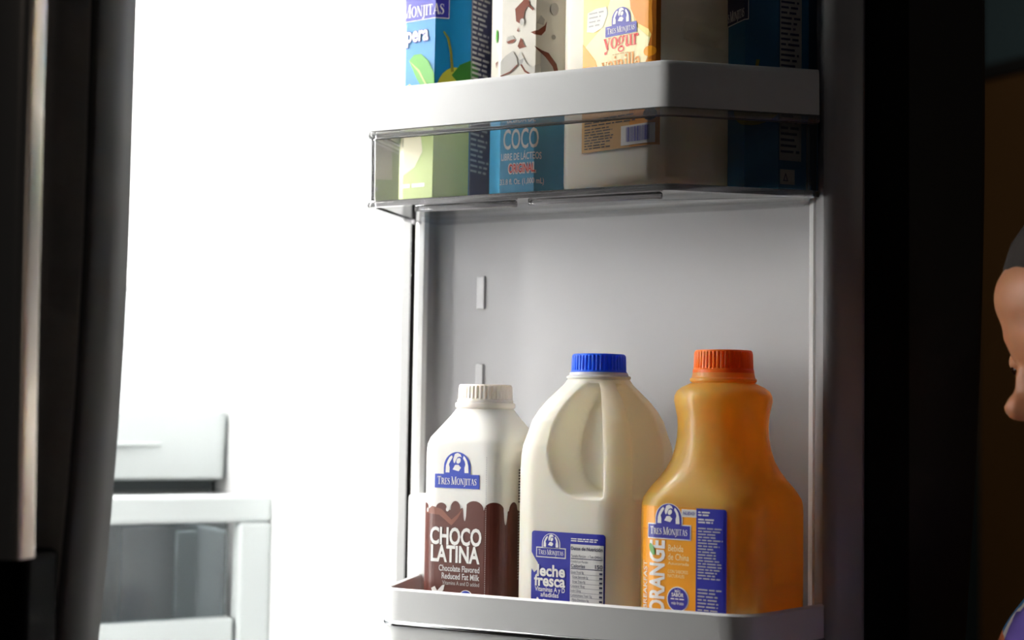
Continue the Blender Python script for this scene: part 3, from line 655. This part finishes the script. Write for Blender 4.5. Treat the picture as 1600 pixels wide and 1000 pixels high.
# --- orange juice bottle
p = dw(0.0925, 0.0775, ZB)
jb = thing('juice_bottle', 'orange juice bottle with waisted neck and orange cap, rightmost in lower bin', 'bottle', p, math.radians(-36), 'bottles in the lower door bin')
rr = [(0, .076, .020), (.0015, .084, .022), (.004, .0890, .0235), (.008, .0905, .024), (.126, .0905, .024), (.131, .0903, .0243), (.135, .0895, .0255), (.139, .0870, .028), (.1430, .0840, .0308), (.1480, .0785, .0330), (.1540, .0725, .0345),
      (.1600, .0675, .03374), (.1670, .0630, .03149), (.1745, .0602, .03009), (.1820, .0594, .02969), (.1880, .0602, .03009), (.1935, .0625, .03124), (.1985, .0645, .03224), (.2020, .0640, .03199), (.2050, .0610, .03049), (.2075, .0545, .02724), (.2092, .0470, .02349), (.2102, .0430, .02149)]
def juice_ring(z, a, r):
    pts = rsq(a, r, 128); out = []
    L = 4 * (a - 2 * r) + 2 * PI * r
    for i, (x, y) in enumerate(pts):
        s = L * i / 128; d = 0
        if .060 < s < .096 and .030 < z < .112:      # two shallow steps moulded in the right face
            e = sm((s - .060) / .005) * sm((.096 - s) / .005)
            for zz in (.052, .086): d = max(d, 0.0012 * e * sm((z - zz + .006) / .003) * sm((zz + .010 - z) / .004))
        out.append((x - d, y, z))
    return out
zs = [q for q in rr if q[0] <= .008] + [(.008 + .118 * i / 60, .0905, .024) for i in range(1, 61)] + [q for q in rr if q[0] > .126]
def smoothrings(zs):
    out = zs[:]
    return out
body = obj('body', loft([juice_ring(*q) for q in smoothrings(zs)]), 'juice', jb, sharp=80)
obj('neck', lathe([(.0205, .2095), (.0205, .2105), (.0218, .2115), (.0220, .2130), (.0208, .2140), (.0202, .2170), (.0190, .2180)]), 'juice', jb)
cap('cap', .0196, .2165, .2320, 'cap_orange', jb, 46)
S = Surf(rsq_path(.0905, .024), True); P = Print(S, ZB)
P.rect('label', 'print_orange_label', -.0370, .0065, .900, .9925, 0.0003)
P.rect('label', 'print_orange_deep', -.0370, .0065, .9775, .9779, 0.0004)
P.poly('ingredient_panel', 'print_deepblue', [(.0060, .900), (.0272, .900), (.0272, .9905)] + ell(.0252, .9905, .0020, .0020, 0, 90, 5) + [(.0060, .9925)], 0.0005)
P.emblem(-.0139, .9725, .0312, 'print_indigo', 'print_white', 0.0006, outline=True)
P.text('lettering', 'print_white', 'BREAKFAST', .9265, .9572, -.0306, .0042, 0.0006, 0.006, rot=True)
P.text('lettering', 'print_white', 'ORANGE', .9240, .9710, -.0170, .0108, 0.0006, 0.032, rot=True)
P.poly('leaf', 'print_green', ell(-.0262, .9650, .0018, .0040, rot=25), 0.0008)
P.text('lettering', 'print_yellow_pale', 'Bebida', -.0140, -.0030, .9645, .0040, 0.0006, 0.004)
P.text('lettering', 'print_yellow_pale', 'de China', -.0142, .0010, .9590, .0040, 0.0006, 0.004)
P.text('lettering', 'print_yellow_pale', 'Azucarada', -.0142, .0010, .9560, .0018, 0.0006, 0.0)
P.text('lettering', 'print_yellow_pale', 'CON SABORES', -.0142, .0004, .9508, .0020, 0.0006, 0.0)
P.text('lettering', 'print_yellow_pale', 'NATURALES', -.0142, -.0022, .9480, .0020, 0.0006, 0.0)
P.rect('badge', 'print_white', -.0046, .0060, .9866, .9914, 0.0005); P.rect('badge', 'print_panel', -.0042, .0056, .9870, .9910, 0.0006)
P.text('lettering', 'print_indigo', 'NUEVO', -.0032, .0048, .9880, .0020, 0.0008, 0.015)
P.poly('badge', 'print_white', ell(-.0068, .9345, .0080), 0.0005); P.poly('badge', 'print_indigo', ell(-.0068, .9345, .0073), 0.0007)
P.text('lettering', 'print_white', 'MÁS', -.0088, -.0048, .9388, .0017, 0.0009, 0.012)
P.text('lettering', 'print_white', 'SABOR', -.0112, -.0024, .9362, .0022, 0.0009, 0.03)
P.micro('small_print', 'print_white', -.0118, -.0018, .9340, .9354, 1, 0.0009); P.text('lettering', 'print_white', 'más frutas', -.0112, -.0024, .9312, .0019, 0.0009, 0.01)
P.micro('ingredients', 'print_panel', .0075, .0160, .9875, .9910, 2, 0.0008, 0.55, 0.2); P.micro('ingredients', 'print_panel', .0075, .0190, .9830, .9865, 2, 0.0008, 0.55, 0.1)
P.micro('ingredients', 'print_grey_print', .0075, .0250, .9480, .9810, 18, 0.0008, 0.42); P.micro('ingredients', 'print_grey_print', .0075, .0250, .905, .9430, 18, 0.0008, 0.42)
P.build(body)

# ------------------------------------------------------------------ upper bin: cartons and yogurt jug
ZU = 1.202
def carton(name, label, D, u, w, al, m, h=0.185):
    t = thing(name, label, 'carton', dw(u, w, ZU), math.radians(al), 'cartons in the upper door bin')
    O = octo(D); k = 0.9
    b_ = obj('body', loft([[(x * .97, y * .97, 0) for x, y in O], [(x, y, .0015) for x, y in O], [(x, y, h - .002) for x, y in O], [(x * .97, y * .97, h) for x, y in O]]), m, t, smooth=False)
    obj('top_fold', join(box(-D * .46, D * .46, -.004, .004, h - .0005, h + .004)), m, t, bevel=0.001)
    obj('cap', loft([circ(.013, h - .0005, 48), circ(.013, h + .006, 48), circ(.0145, h + .0065, 48, 24, .0006), circ(.014, h + .016, 48, 24, .0006), circ(.012, h + .017, 48)]), 'choco_cap', t, Matrix.Translation((0, -D * .26, 0)))
    return t, b_, Surf(O, False)
# pear nectar
t, body, S = carton('juice_carton', 'blue pear drink carton with green leaves, leftmost in upper bin', .064, -.1365, .057, -34, 'carton_blue')
P = Print(S, ZU)
P.rect('fruit_print', 'print_green_pale', -.062, .0395, ZU + .002, 1.262, 0.0002)
P.poly('fruit_print', 'print_pear', [(-.034, 1.262), (-.030, 1.275), (-.020, 1.287), (-.009, 1.291), (.001, 1.284), (.004, 1.262)], 0.0003)
P.poly('fruit_print', 'print_pear', ell(.029, 1.2800, .0150, .0220), 0.0003)
P.poly('fruit_print', 'print_green', [(-.0100, 1.3085), (-.0055, 1.3125), (.001, 1.3125), (.008, 1.3065), (.0130, 1.2970), (.0140, 1.2860), (.0120, 1.2780), (.004, 1.2850), (-.003, 1.2950)], 0.0005)
P.poly('fruit_print', 'print_green_pale', [(-.0095, 1.3083), (-.001, 1.2990), (.0065, 1.2875), (.0075, 1.2885), (.000, 1.3005)], 0.0007)
P.poly('fruit_print', 'print_green_dark', [(.0260, 1.2960), (.0320, 1.3040), (.0395, 1.3075), (.0490, 1.3040), (.0490, 1.2860), (.0420, 1.2840), (.0330, 1.2880)], 0.0005)
P.poly('fruit_print', 'print_olive', band([(.0195, 1.3280), (.0230, 1.3230), (.0250, 1.3140), (.0265, 1.2985)], [.0012, .0016, .0018, .0022]), 0.0004)
P.poly('fruit_print', 'print_olive', band([(-.0200, 1.3190), (-.0190, 1.3080), (-.0160, 1.2920)], [.0008, .0009, .0010]), 0.0004)
P.poly('fruit_print', 'print_pear_flesh', [(-.034, 1.252), (-.015, 1.255), (.002, 1.253), (.004, 1.240), (-.003, 1.229), (-.016, 1.222), (-.034, 1.224)], 0.0004)
P.poly('fruit_print', 'print_olive', ell(-.016, 1.2480, .0025, .0035), 0.0006)
P.micro('small_print', 'print_white', -.022, .008, 1.2135, 1.2175, 1, 0.0006, 0.7, 0.1)
P.rect('brand_box', 'print_white', -.039, .0235, 1.3375, 1.3860, 0.0004); P.rect('brand_box', 'print_indigo', -.0385, .0230, 1.3381, 1.3855, 0.0006)
P.serif('lettering', 'print_white', 'TRES MONJITAS', -.036, .0195, 1.3405, .0098, 0.0008, caps=(0, 5))
P.poly('emblem', 'print_white', ell(-.012, 1.3555, .020, .022, 0, 180), 0.0008); P.poly('emblem', 'print_indigo', ell(-.012, 1.3555, .0185, .0205, 0, 180), 0.0009)
P.text('lettering', 'print_indigo', 'pera', -.0131, .0082, 1.3222, .0112, 0.0006, 0.055)
P.text('lettering', 'print_white', 'pera', -.0126, .0077, 1.3224, .0108, 0.0009, 0.026)
P.rect('nutrition_panel', 'print_ink', .0400, .0660, ZU + .003, 1.384, 0.0003)
P.micro('nutrition_text', 'print_grey_print', .0412, .0640, 1.290, 1.380, 24, 0.0005, 0.45); P.micro('nutrition_text', 'print_grey_print', .0412, .0640, 1.225, 1.26, 9, 0.0005, 0.4)
P.rect('nutrition_panel', 'print_grey_print', .0402, .0406, ZU + .003, 1.384, 0.0005)
P.build(body)
# coconut drink
t, body, S = carton('coconut_carton', 'white and blue coconut drink carton with coconut pieces, beside pear carton', .066, -.0555, .060, -29, 'carton_white')
P = Print(S, ZU)
P.rect('lower_field', 'print_sky_print', -.1085, .1085, ZU + .0015, 1.2625, 0.0002)
P.text('lettering', 'print_white', 'BEBIDA DE', -.0080, .0145, 1.2545, .0048, 0.0005, 0.006)
P.text('lettering', 'print_white', 'COCO', -.0108, .0168, 1.2362, .0136, 0.0005, 0.014)
P.text('lettering', 'print_white', 'LIBRE DE LÁCTEOS', -.0122, .0190, 1.2282, .0048, 0.0005, 0.014)
P.text('lettering', 'print_white', 'ORIGINAL', -.0068, .0152, 1.2188, .0066, 0.0005, 0.07)
P.text('lettering', 'print_red', 'ORIGINAL', -.0060, .0144, 1.2192, .0058, 0.0007, 0.014)
P.text('lettering', 'print_white', '33.8 fl. Oz. (1,000 mL)', -.0130, .0210, 1.2110, .0038, 0.0005, 0.012)
CB, CG, CFl = 'print_coco_brown', 'print_coco_grey', 'print_coco_flesh'
for m_, pl in ((CB, [(-.0030, 1.3360), (.0030, 1.3410), (.0060, 1.3440), (.0090, 1.3390), (.0050, 1.3340), (.0040, 1.3290), (.0010, 1.3250), (-.0020, 1.3270)]),
               (CB, [(.0075, 1.3390), (.0120, 1.3345), (.0115, 1.3330), (.0070, 1.3370)]),
               (CB, [(-.0095, 1.3130), (-.0070, 1.3155), (-.0020, 1.3140), (-.0040, 1.3120), (-.0080, 1.3115)]), (CG, [(-.0095, 1.3130), (-.0085, 1.3165), (-.0050, 1.3170), (-.0030, 1.3145), (-.0060, 1.3140)]),
               (CB, [(.0020, 1.3150), (.0050, 1.3090), (.0070, 1.3080), (.0010, 1.3070), (-.0005, 1.3090)]), (CB, [(-.0012, 1.3200), (-.0002, 1.3230), (.0002, 1.3190)]),
               (CB, [(.0100, 1.3180), (.0150, 1.3190), (.0200, 1.3230), (.0215, 1.3260), (.0205, 1.3190), (.0175, 1.3155), (.0130, 1.3160)]), (CG, [(.0140, 1.3240), (.0170, 1.3300), (.0200, 1.3270), (.0190, 1.3230)]),
               (CB, [(-.0145, 1.2880), (-.0060, 1.2905), (.0000, 1.2955), (-.0004, 1.2962), (-.0065, 1.2915), (-.0145, 1.2890)]),
               (CG, [(-.0145, 1.2890), (-.0065, 1.2915), (-.0004, 1.2962), (-.0010, 1.3010), (-.0045, 1.3060), (-.0100, 1.3030), (-.0145, 1.2990)]),
               (CB, [(.0012, 1.2965), (.0055, 1.2900), (.0110, 1.2868), (.0165, 1.2872), (.0165, 1.2880), (.0110, 1.2880), (.0062, 1.2912), (.0022, 1.2975)]),
               (CFl, [(.0022, 1.2975), (.0062, 1.2912), (.0110, 1.2880), (.0165, 1.2882), (.0175, 1.2960), (.0120, 1.2930), (.0070, 1.2960), (.0040, 1.3010), (.0020, 1.3050), (-.0002, 1.3020)]),
               ('print_silver', [(.0000, 1.2985), (.0050, 1.3000), (.0035, 1.2960), (.0015, 1.2955)]),
               (CB, [(.0130, 1.3080), (.0180, 1.3050), (.0230, 1.3035), (.0290, 1.2960), (.0320, 1.2840), (.0320, 1.2780), (.0305, 1.2780), (.0290, 1.2860), (.0260, 1.2940), (.0210, 1.3000), (.0150, 1.3050)]),
               ('print_coco_grey', [(.0172, 1.3030), (.0215, 1.2995), (.0260, 1.2940), (.0290, 1.2860), (.0300, 1.2780), (.0175, 1.2780)]), (CB, [(.0030, 1.2860), (.0050, 1.2875), (.0045, 1.2850)]),
               (CB, [(.0060, 1.2820), (.0075, 1.2840), (.0110, 1.2830), (.0100, 1.2810)]), (CB, [(-.0260, 1.3010), (-.0200, 1.3010), (-.0250, 1.2970)]), ('print_green', ell(-.024, 1.320, .0025, .005)),
               ('print_silver', ell(.0265, 1.3150, .0016)), (CG, ell(.0270, 1.3350, .0028, .0045)), (CG, ell(.0030, 1.3260, .0018, .0025)), ('print_silver', [(.0360, 1.328), (.0385, 1.330), (.0385, 1.325)])):
    P.poly('coconut_print', m_, pl, 0.0004 + 0.00002 * len(P.b))
P.build(body)
# yogurt jug
p = dw(.0285, .0605, ZU)
yj = thing('yogurt_jug', 'cream yogurt jug with yellow vanilla label between the upper bin cartons', 'jug', p, math.radians(-43))
rr = [(0, .080, .008), (.0012, .0835, .009), (.004, .0863, .0098), (.008, .087, .010)] + [(.008 + .150 * i / 75, .087, .010) for i in range(1, 76)] + [(.163, .0855, .012), (.170, .080, .018), (.180, .060, .024), (.186, .044, .0215)]
def yring(z, a, r):
    pts = rsq(a, r, 160); L = 4 * (a - 2 * r) + 2 * PI * r; out = []
    for i, (x, y) in enumerate(pts):
        s = L * i / 160; d = 0
        e = sm((s - .066) / .004) * sm((.118 - s) / .004)
        if e > 0: d = .0060 * e * sm((z - .101) / .003) * sm((.1165 - z - (s - .066) * 0.02) / .007)
        out.append((x - d, y, z))
    return out
body = obj('body', loft([yring(*q) for q in rr]), 'yogurt_hdpe', yj, sharp=80)
cap('cap', .0195, .186, .200, 'cap_orange', yj, 40)
S = Surf(rsq_path(.087, .010), True); P = Print(S, ZU)
P.rect('label', 'print_yellow', -.0215, .0430, 1.2285, 1.352, 0.0003)
P.poly('label', 'print_yellow_pale', [(-.0215, 1.300), (-.0215, 1.285), (-.010, 1.262), (.020, 1.262), (.034, 1.280), (.036, 1.300), (.024, 1.310), (.020, 1.330), (.004, 1.335), (-.006, 1.312)], 0.0005)
P.poly('label', 'print_gold', [(.0180, 1.352), (.0180, 1.338), (.0200, 1.322), (.0250, 1.312), (.0350, 1.306), (.0380, 1.300), (.0360, 1.290), (.0330, 1.284), (.0300, 1.276), (.030, 1.262), (.043, 1.262), (.043, 1.352)], 0.0006)
P.poly('label', 'print_gold_dark', [(.0400, 1.345), (.0370, 1.320), (.0380, 1.305), (.0350, 1.295), (.0400, 1.290), (.0350, 1.286), (.043, 1.283), (.043, 1.345)], 0.0007)
P.poly('label', 'print_orange_label', [(-.0215, 1.304), (-.0160, 1.298), (-.0100, 1.291), (-.0060, 1.280), (-.004, 1.262), (-.0215, 1.262)], 0.0006)
P.poly('label', 'print_orange_label', ell(.036, 1.291, .0045, .0035), 0.0008)
P.rect('label', 'print_gold', -.0215, .0430, 1.2285, 1.262, 0.0005); P.rect('label', 'print_tan', -.0215, .020, 1.2285, 1.262, 0.0006)
P.poly('note_patch', 'print_cloud', [(-.0180, 1.3120), (-.0175, 1.3250), (-.0100, 1.3270), (-.0010, 1.3270), (.0005, 1.3220), (-.0040, 1.3130), (-.0120, 1.3105)], 0.0007)
P.micro('small_print', 'print_silver', -.0160, -.0020, 1.3140, 1.3255, 4, 0.0009, 0.35)
P.emblem(.0120, 1.3055, .0270, 'print_indigo', 'print_white', 0.0007, outline=False)
P.serif('lettering', 'print_red', 'yogur', -.0030, .0270, 1.2970, .0120, 0.0008)
P.micro('small_print', 'print_tan', .0050, .0190, 1.2922, 1.2934, 1, 0.0008, 0.5, 0.0)
P.serif('lettering', 'print_gold', 'vainilla', -.0045, .0290, 1.2818, .0108, 0.0008)
P.micro('ingredients', 'print_ink_black', -.0190, .0290, 1.2455, 1.2515, 3, 0.0008, 0.45, 0.15); P.micro('ingredients', 'print_ink_black', -.0190, .0080, 1.2300, 1.2450, 8, 0.0008, 0.45)
P.rect('barcode', 'print_panel', .0130, .0400, 1.2300, 1.2432, 0.0008)
x = .0175
while x < .036:
    w = random.choice((.0003, .0005, .0009)); P.rect('barcode', 'print_indigo', x, x + w, 1.2320, 1.2420, 0.0010); x += w + random.choice((.0003, .0005))
P.poly('stamp', 'print_ink_black', ell(.0365, 1.2490, .0048, .0042), 0.0009)
P.build(body)
# second blue carton at the right end
t, body, S = carton('juice_carton', 'dark blue drink carton at the right end of the upper bin, beside yogurt jug', .056, .1095, .0312, -24, 'carton_navy')
P = Print(S, ZU)
P.rect('brand_box', 'print_white', -.044, -.0090, 1.3190, 1.3600, 0.0004); P.rect('brand_box', 'print_ink', -.0435, -.0095, 1.3196, 1.3595, 0.0006)
P.serif('lettering', 'print_white', 'TRES MONJITAS', -.042, -.0118, 1.3215, .0075, 0.0008, caps=(0, 5))
P.rect('nutrition_panel', 'print_silver', .0122, .0290, 1.222, 1.380, 0.0004)
P.micro('nutrition_text', 'print_ink', .0130, .0282, 1.270, 1.378, 30, 0.0006, 0.42); P.micro('nutrition_text', 'print_ink', .0130, .0282, 1.226, 1.262, 9, 0.0006, 0.42)
P.poly('fruit_print', 'print_olive', ell(-.006, 1.2600, .020, .0135), 0.0004)
P.poly('fruit_print', 'print_olive', band([(-.005, 1.272), (-.004, 1.282), (-.0025, 1.291)], [.0022, .002, .0024]), 0.0004)
P.rect('recycling_mark', 'print_silver', .0128, .0240, 1.2060, 1.2160, 0.0004)
P.poly('recycling_mark', 'print_ink', [[(.0150, 1.2080), (.0190, 1.2080), (.0170, 1.2140)], [(.0160, 1.2087), (.0180, 1.2087), (.0170, 1.2122)]], 0.0006)
P.build(body)

# dark rounded container behind the crisper window
dc = thing('storage_pot', 'dark grey rounded pot seen through the crisper drawer window', 'pot', (F0 @ Vector((-0.205, 0.345, 0.762))), math.radians(30))
obj('pot_body', lathe([(.060, 0), (.075, .002), (.086, .03), (.090, .08), (.090, .12), (.088, .128)], 48), 'void_grey', dc)
obj('lid', lathe([(.091, .128), (.092, .131), (.091, .138), (.080, .142), (.02, .144)], 48), 'void_grey', dc)

# ------------------------------------------------------------------ child
HX, HY, HZ = 0.376, 0.93, 1.102
pitch = math.radians(13)
def hp(f, s, u, k=0.87):
    f, s, u = f * k, s * k, u * k
    f2, u2 = f * math.cos(pitch) + u * math.sin(pitch), u * math.cos(pitch) - f * math.sin(pitch)
    return Vector((HX - f2, HY - s, HZ + u2))        # faces -x; its left side towards the camera
HR = Matrix(((-math.cos(pitch), 0, -math.sin(pitch)), (0, -1, 0), (-math.sin(pitch), 0, math.cos(pitch))))
ch = thing('person', 'child in a colourful patterned top with dark hair, looking down beside the open door', 'person', (HX, HY, 0))
CI = Matrix.Translation((HX, HY, 0)).inverted()
def loc(vf): return [tuple(CI @ Vector(p)) for p in vf[0]], vf[1]
def hb(f, s, u, r): k = 0.87; return ball(hp(f, s, u), tuple(x * k for x in r), HR)
def limb(pts, rad, n=14):
    out = [tube(pts, rad, n)]
    for p_, r_ in zip(pts, rad): out.append(ball(p_, r_, seg=14, rings=8))
    return out
def B(x, y, z): return Vector((HX + x, HY + y, z))
parts = [hb(-.006, 0, .030, (.086, .069, .072)), hb(.018, 0, .020, (.067, .062, .066)), hb(.020, 0, -.030, (.062, .056, .060)), hb(.045, 0, -.072, (.028, .028, .022)),
         hb(.050, 0, .040, (.036, .050, .034)), hb(.046, .030, -.030, (.030, .024, .028)), hb(.046, -.030, -.030, (.030, .024, .028)),
         hb(.086, 0, -.031, (.0125, .0115, .0105)), hb(.079, .009, -.036, (.009, .0075, .0075)), hb(.079, -.009, -.036, (.009, .0075, .0075)), hb(.077, 0, -.018, (.010, .008, .018)), hb(.062, 0, .000, (.020, .016, .020)), hb(.058, .018, .018, (.024, .022, .012)), hb(.058, -.018, .018, (.024, .022, .012)),
         hb(.074, 0, -.0535, (.0115, .020, .0058)), hb(.071, 0, -.0635, (.0115, .018, .0062)), hb(-.008, .066, -.012, (.016, .007, .026)), hb(-.008, -.066, -.012, (.016, .007, .026))]
NECK = B(.035, 0, .985)
parts += limb([hp(-.022, 0, -.05), NECK, B(.03, 0, .93)], [.042, .042, .055])
SHO = {1: B(.03, -.115, .945), -1: B(.03, .115, .945)}
parts += [ball(B(.015, 0, .86), (.080, .115, .11)), ball(B(.0, 0, .74), (.085, .105, .13)), ball(B(.01, 0, .62), (.090, .112, .09))] + limb([SHO[1], B(.03, 0, .95), SHO[-1]], [.042, .055, .042])
for sg in (1, -1):
    sh = SHO[sg]; el = B(-.015 if sg > 0 else .06, -.135 * sg, .79); wr = B(-.085 if sg > 0 else .03, -.115 * sg, .69)
    parts += limb([sh, el, wr], [.040, .031, .022])
    d = (wr - el).normalized(); side = Vector((0, 1, 0)); side = (side - d * side.dot(d)).normalized(); nn = d.cross(side)
    palm = wr + d * .035
    parts.append(ball(palm, (.034, .026, .012), Matrix((d, side, nn)).transposed()))
    for i, (o, l) in enumerate(((-.020, .040), (-.007, .046), (.007, .044), (.019, .035))):
        b0 = palm + side * o + d * .022; b1 = b0 + d * l * .55 - nn * .004; b2 = b1 + d * l * .4 - nn * .012
        parts += limb([b0, b1, b2], [.0068, .0062, .0052], 8)
    t0 = wr + d * .018 - side * .018 * sg; t1 = t0 - side * .020 * sg + d * .020; t2 = t1 + d * .020 - nn * .006
    parts += limb([t0, t1, t2], [.009, .0075, .006], 8)
    hip = B(.01, -.055 * sg, .57); kn = B(.0, -.06 * sg, .31); an = B(.015, -.062 * sg, .055)
    parts += limb([hip, kn, an], [.070, .045, .030])
    parts += limb([an, B(-.03, -.065 * sg, .028), B(-.09, -.07 * sg, .022)], [.032, .028, .020])
bd = obj('body', loc(join(*parts)), 'skin', ch)
r_ = bd.modifiers.new('remesh', 'REMESH'); r_.mode = 'VOXEL'; r_.voxel_size = 0.0032; r_.use_smooth_shade = True
s_ = bd.modifiers.new('smooth', 'SMOOTH'); s_.factor = 0.5; s_.iterations = 5
# clothes follow the same body, a little larger
cl = [ball(B(.025, -.02, .915), (.098, .118, .058)), ball(B(.013, 0, .87), (.098, .124, .108)), ball(B(-.003, 0, .74), (.098, .114, .135)), ball(B(.008, 0, .64), (.098, .120, .075))] + limb([SHO[1], B(.03, 0, .945), SHO[-1]], [.052, .060, .052])
for sg in (1, -1):
    sh = SHO[sg]; el = B(-.015 if sg > 0 else .06, -.135 * sg, .79); cl += limb([sh, sh.lerp(el, .55)], [.052, .047])
so = obj('shirt', loc(join(*cl)), 'shirt_print', ch)
r_ = so.modifiers.new('remesh', 'REMESH'); r_.mode = 'VOXEL'; r_.voxel_size = 0.005; r_.use_smooth_shade = True
s_ = so.modifiers.new('smooth', 'SMOOTH'); s_.factor = 0.5; s_.iterations = 6
tr = [ball(B(.01, 0, .60), (.100, .122, .07))]
for sg in (1, -1): tr += limb([B(.01, -.055 * sg, .57), B(.0, -.06 * sg, .31), B(.015, -.062 * sg, .09)], [.080, .056, .044])
to = obj('trousers', loc(join(*tr)), 'trousers', ch)
r_ = to.modifiers.new('remesh', 'REMESH'); r_.mode = 'VOXEL'; r_.voxel_size = 0.006; r_.use_smooth_shade = True
for sg in (1, -1):
    o = obj('shoe', loc(join(ball(B(-.035, -.066 * sg, .037), (.085, .038, .034)), box(HX - .115, HX + .05, HY - .066 * sg - .036, HY - .066 * sg + .036, 0.005, .012))), 'shoe', ch)
    r_ = o.modifiers.new('remesh', 'REMESH'); r_.mode = 'VOXEL'; r_.voxel_size = 0.004; r_.use_smooth_shade = True
hr = [hb(-.008, 0, .050, (.085, .072, .063)), hb(-.016, 0, .040, (.086, .074, .073)), hb(-.040, 0, .000, (.060, .072, .060)), hb(-.100, 0, .030, (.030, .030, .030))]
hr += limb([hp(-.115, 0, .02), hp(-.135, 0, -.03), hp(-.125, 0, -.09)], [.026, .030, .014])
ho = obj('hair', loc(join(*hr)), 'hair', ch)
r_ = ho.modifiers.new('remesh', 'REMESH'); r_.mode = 'VOXEL'; r_.voxel_size = 0.004; r_.use_smooth_shade = True
for sg in (1, -1):
    e_ = obj('eye', loc(hb(.0655, .028 * sg, -.004, (.0115, .0125, .0115))), 'eye_white', ch); obj('iris', loc(hb(.0735, .028 * sg, -.0055, (.0045, .0055, .0055))), 'eye_iris', e_)
    obj('eyelid', loc(hb(.0655, .028 * sg, -.0015, (.0125, .0142, .0110))), 'skin', ch)
    obj('eyebrow', loc(tube([hp(.0775, .014 * sg, .0155), hp(.0735, .027 * sg, .019), hp(.062, .041 * sg, .015)], [.0012, .0020, .0010])), 'hair', ch)
